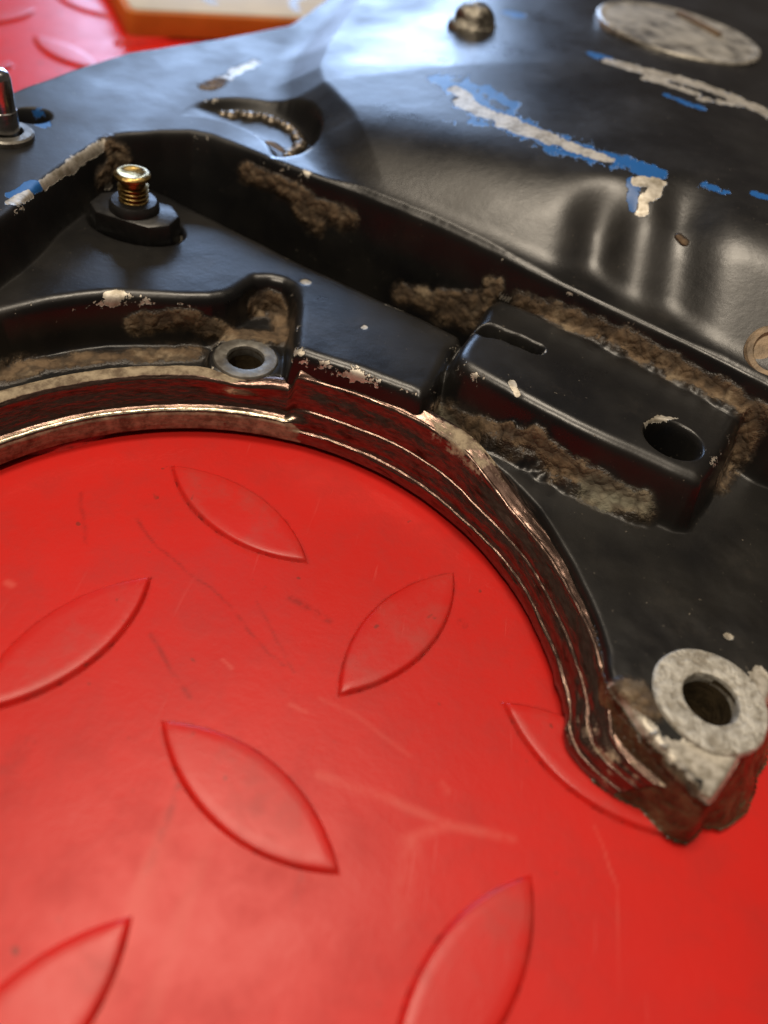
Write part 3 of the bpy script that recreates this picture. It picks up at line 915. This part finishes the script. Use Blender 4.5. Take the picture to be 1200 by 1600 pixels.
# bushings: metal faces round the two through holes
def bushing(c, z, r_out, r_in, mat, label, jitter):
    me = lathe('bushing', [(r_out + 0.1, -0.9), (r_out, -0.2), (r_out - 0.35, 0.15), (r_out - 1.2, 0.22), (r_in + 0.9, 0.2), (r_in + 0.35, 0.1), (r_in, -0.5), (r_in - 0.05, -2.0)], 56, (c[0], c[1], z), jitter)
    ob = link('bushing', me, mat, cover)
    ob['label'] = label
    me = lathe('bore', [(r_in, -0.4), (r_in - 0.03, -4), (r_in - 0.1, -z + 1.2), (0.05, -z + 1.1)], 48, (c[0], c[1], z))
    link('bore', me, M_BORE, ob)
bushing(BUSH, 12.6, 6.9, 3.7, M_STEEL, 'small grey steel bushing face in the arch pocket', 0.002)
bushing(FBUSH, 12.9, 9.7, 4.5, M_CORR, 'large corroded aluminium face round the hole in the foot', 0.008)

# screw terminal standing in its recess
def oct_poly(a, b, ch):
    return [(a - ch, b), (-a + ch, b), (-a, b - ch), (-a, -b + ch), (-a + ch, -b), (a - ch, -b), (a, -b + ch), (a, b - ch)]
ins = link('terminal_insulator', prism('terminal_insulator', oct_poly(9.8, 5.9, 3.3), 17.4, 24.2, 0.9, SCREW, -0.1), M_RUBBER, cover)
ins['label'] = 'black moulded insulator block under the brass screw'
link('collar', lathe('collar', [(5.6, 24.0), (5.5, 25.4), (4.9, 26.2), (3.2, 26.4)], 40, (SCREW[0], SCREW[1], 0)), M_RUBBER, ins)
bp_ = [(2.9, 26.0)]
z = 26.0
for k in range(4):
    bp_ += [(2.7, z), (3.35, z + 0.4), (3.35, z + 0.55), (2.7, z + 0.95)]
    z += 1.0
bp_ += [(2.7, z + 0.1), (2.7, z + 1.0), (3.6, z + 1.2), (3.95, z + 1.5), (3.95, z + 2.1), (3.6, z + 2.5), (3.0, z + 2.65), (2.4, z + 2.45), (1.6, z + 2.15), (0.7, z + 2.1), (0.02, z + 2.1)]
sc = link('brass_screw', lathe('brass_screw', bp_, 40, (SCREW[0], SCREW[1], 0)), M_BRASS, ins)
sc['label'] = 'yellow brass screw with a dished head'

# studs and plugs on the cover
STUD = (-102.32, 56.19)
wsh = link('washer', lathe('washer', [(6.0, -1.0), (6.0, 1.0), (5.6, 1.4), (3.9, 1.5), (3.8, 0.2)], 48, (STUD[0], STUD[1], 31.0)), M_STEEL, cover)
st = [(3.2, 0.0), (3.2, 6.0), (3.0, 6.2), (3.0, 12.6), (2.7, 13.6), (2.0, 14.2), (0.02, 14.3)]
link('stud', lathe('stud', st, 32, (STUD[0], STUD[1], 31.0)), M_BRIGHT, cover)

PLUG = (55.93, 190.28, 51.03)
pz = PLUG[2]
pl = link('round_plug', lathe('round_plug', [(27.2, -6.0), (27.0, -0.1), (26.5, 0.4), (25.4, 0.5), (24.6, 0.1), (24.0, 0.15), (12.0, 0.7), (0.02, 0.9)], 96, (PLUG[0], PLUG[1], pz), 0.003), None, cover)
pl['label'] = 'round scratched bare metal plug on top of the hump'
M_PLUG = simple('scraped_plug_metal', (0.52, 0.49, 0.43), 0.42, 0.45, 0.4, 150, 0.0006, (0.06, 0.055, 0.05))
pl.data.materials.append(M_PLUG)
slot = link('plug_slot', prism('plug_slot', oct_poly(10.5, 1.7, 0.5), 0, 0.9, 0.3, (0, 0), 0), simple('brown_slot', (0.20, 0.13, 0.07), 0.6, 0.2, 0.5, 300, 0.0003), pl)
slot.location = ((63.26, 201.42)[0] * MM, (63.26, 201.42)[1] * MM, (pz + 0.6) * MM)
slot.rotation_euler = (0, 0, -0.95)

NUT = (-8.75, 168.55, 44.58)
nb = link('capped_bolt', lathe('capped_bolt', [(8.2, -2.5), (8.2, 0.6), (7.4, 1.3), (6.6, 1.4), (6.4, 3.2), (5.6, 4.8), (4.0, 5.9), (2.0, 6.4), (0.02, 6.5)], 7, (NUT[0], NUT[1], NUT[2]), 0.02, False), M_BRIGHT, cover)
nb['label'] = 'small shiny domed bolt head on the hump'
nb.data.materials.clear()
nb.data.materials.append(simple('tarnished_bolt', (0.42, 0.39, 0.33), 0.36, 0.85, 0.6, 300, 0.0012, (0.03, 0.026, 0.02)))
SB = (71.02, 38.11, 33.78)
sb = link('side_boss', lathe('side_boss', [(6.6, -3), (6.3, 0.3), (5.8, 0.8), (4.7, 0.8), (4.3, 0.1), (0.02, 0.0)], 56, (0, 0, 0), 0.006), simple('dirty_boss', (0.33, 0.24, 0.15), 0.6, 0.2, 0.6, 300, 0.0006), cover)
sb.location = (SB[0] * MM, SB[1] * MM, SB[2] * MM)
sb.rotation_euler = (math.radians(33), 0, -0.4)
sb['label'] = 'round corroded boss on the flank at the frame edge'

# beads along the crescent recess
bead_prof = [(0.02, 1.0), (0.55, 0.85), (0.9, 0.45), (1.0, 0.0), (0.9, -0.5)]
for k in range(21):
    a = math.radians(140 - k * 8.6)
    rr = 12.6 + random.Random(k).uniform(-0.6, 0.6)
    me_b = lathe('bead', [(r * (1.5 + 0.5 * math.sin(k * 2.1)), z * 1.2) for r, z in reversed(bead_prof)], 10, (0, 0, 0), 0.05, False)
    bo = link('bead', me_b, M_BEAD, cover)
    bo.location = ((REC[0] + rr * math.cos(a)) * MM, (REC[1] + rr * math.sin(a)) * MM, 28.5 * MM)
    bo.rotation_euler = (0.3 * math.sin(k), 0.3 * math.cos(2 * k), k)

# ------------------------------------------------------------------ the flat orange case lying behind
A, B = np.array((-140.73, 216.25)), np.array((-99.59, 242.67))
dirv = (B - A) / np.linalg.norm(B - A)
perp = np.array([-dirv[1], dirv[0]])
case = bpy.data.objects.new('flat_case', None)
COL.objects.link(case)
case.location = (A[0] * MM, A[1] * MM, 0.95 * MM)
case.rotation_euler = (0, 0, math.atan2(dirv[1], dirv[0]))
tag(case, 'flat orange edged case with a cream printed top, lying behind the casting', 'case')
def rr(x0, y0, x1, y1, r):
    o = []
    for cx, cy, a0 in ((x1 - r, y1 - r, 0), (x0 + r, y1 - r, 90), (x0 + r, y0 + r, 180), (x1 - r, y0 + r, 270)):
        for q in range(5):
            a = math.radians(a0 + q * 22.5)
            o.append((cx + r * math.cos(a), cy + r * math.sin(a)))
    return o
link('tray', prism('tray', rr(0, 0, 150, 110, 4), 0, 8.4, 0.8), M_ORANGE, case)
card = link('printed_card', prism('printed_card', rr(2.5, 1.5, 147, 108, 3), 8.3, 9.0, 0.2), M_PAPER, case)
def arc_strip(c, r, a0, a1, wd, z):
    V, F = [], []
    n = 24
    for k in range(n + 1):
        a = math.radians(a0 + (a1 - a0) * k / n)
        for rr_ in (r - wd / 2, r + wd / 2):
            V.append((c[0] + rr_ * math.cos(a), c[1] + rr_ * math.sin(a), z))
    for k in range(n):
        F.append((2 * k, 2 * k + 1, 2 * k + 3, 2 * k + 2))
    return mesh('printed_line', V, F)
for c, r, a0, a1, wd in (((52, 22), 17, 95, 215, 4.0), ((92, 12), 20, 60, 190, 3.6), ((125, 25), 16, 100, 230, 3.0), ((70, 60), 30, 200, 330, 3.0)):
    link('printed_line', arc_strip(c, r, a0, a1, wd, 9.03), M_INK, card)
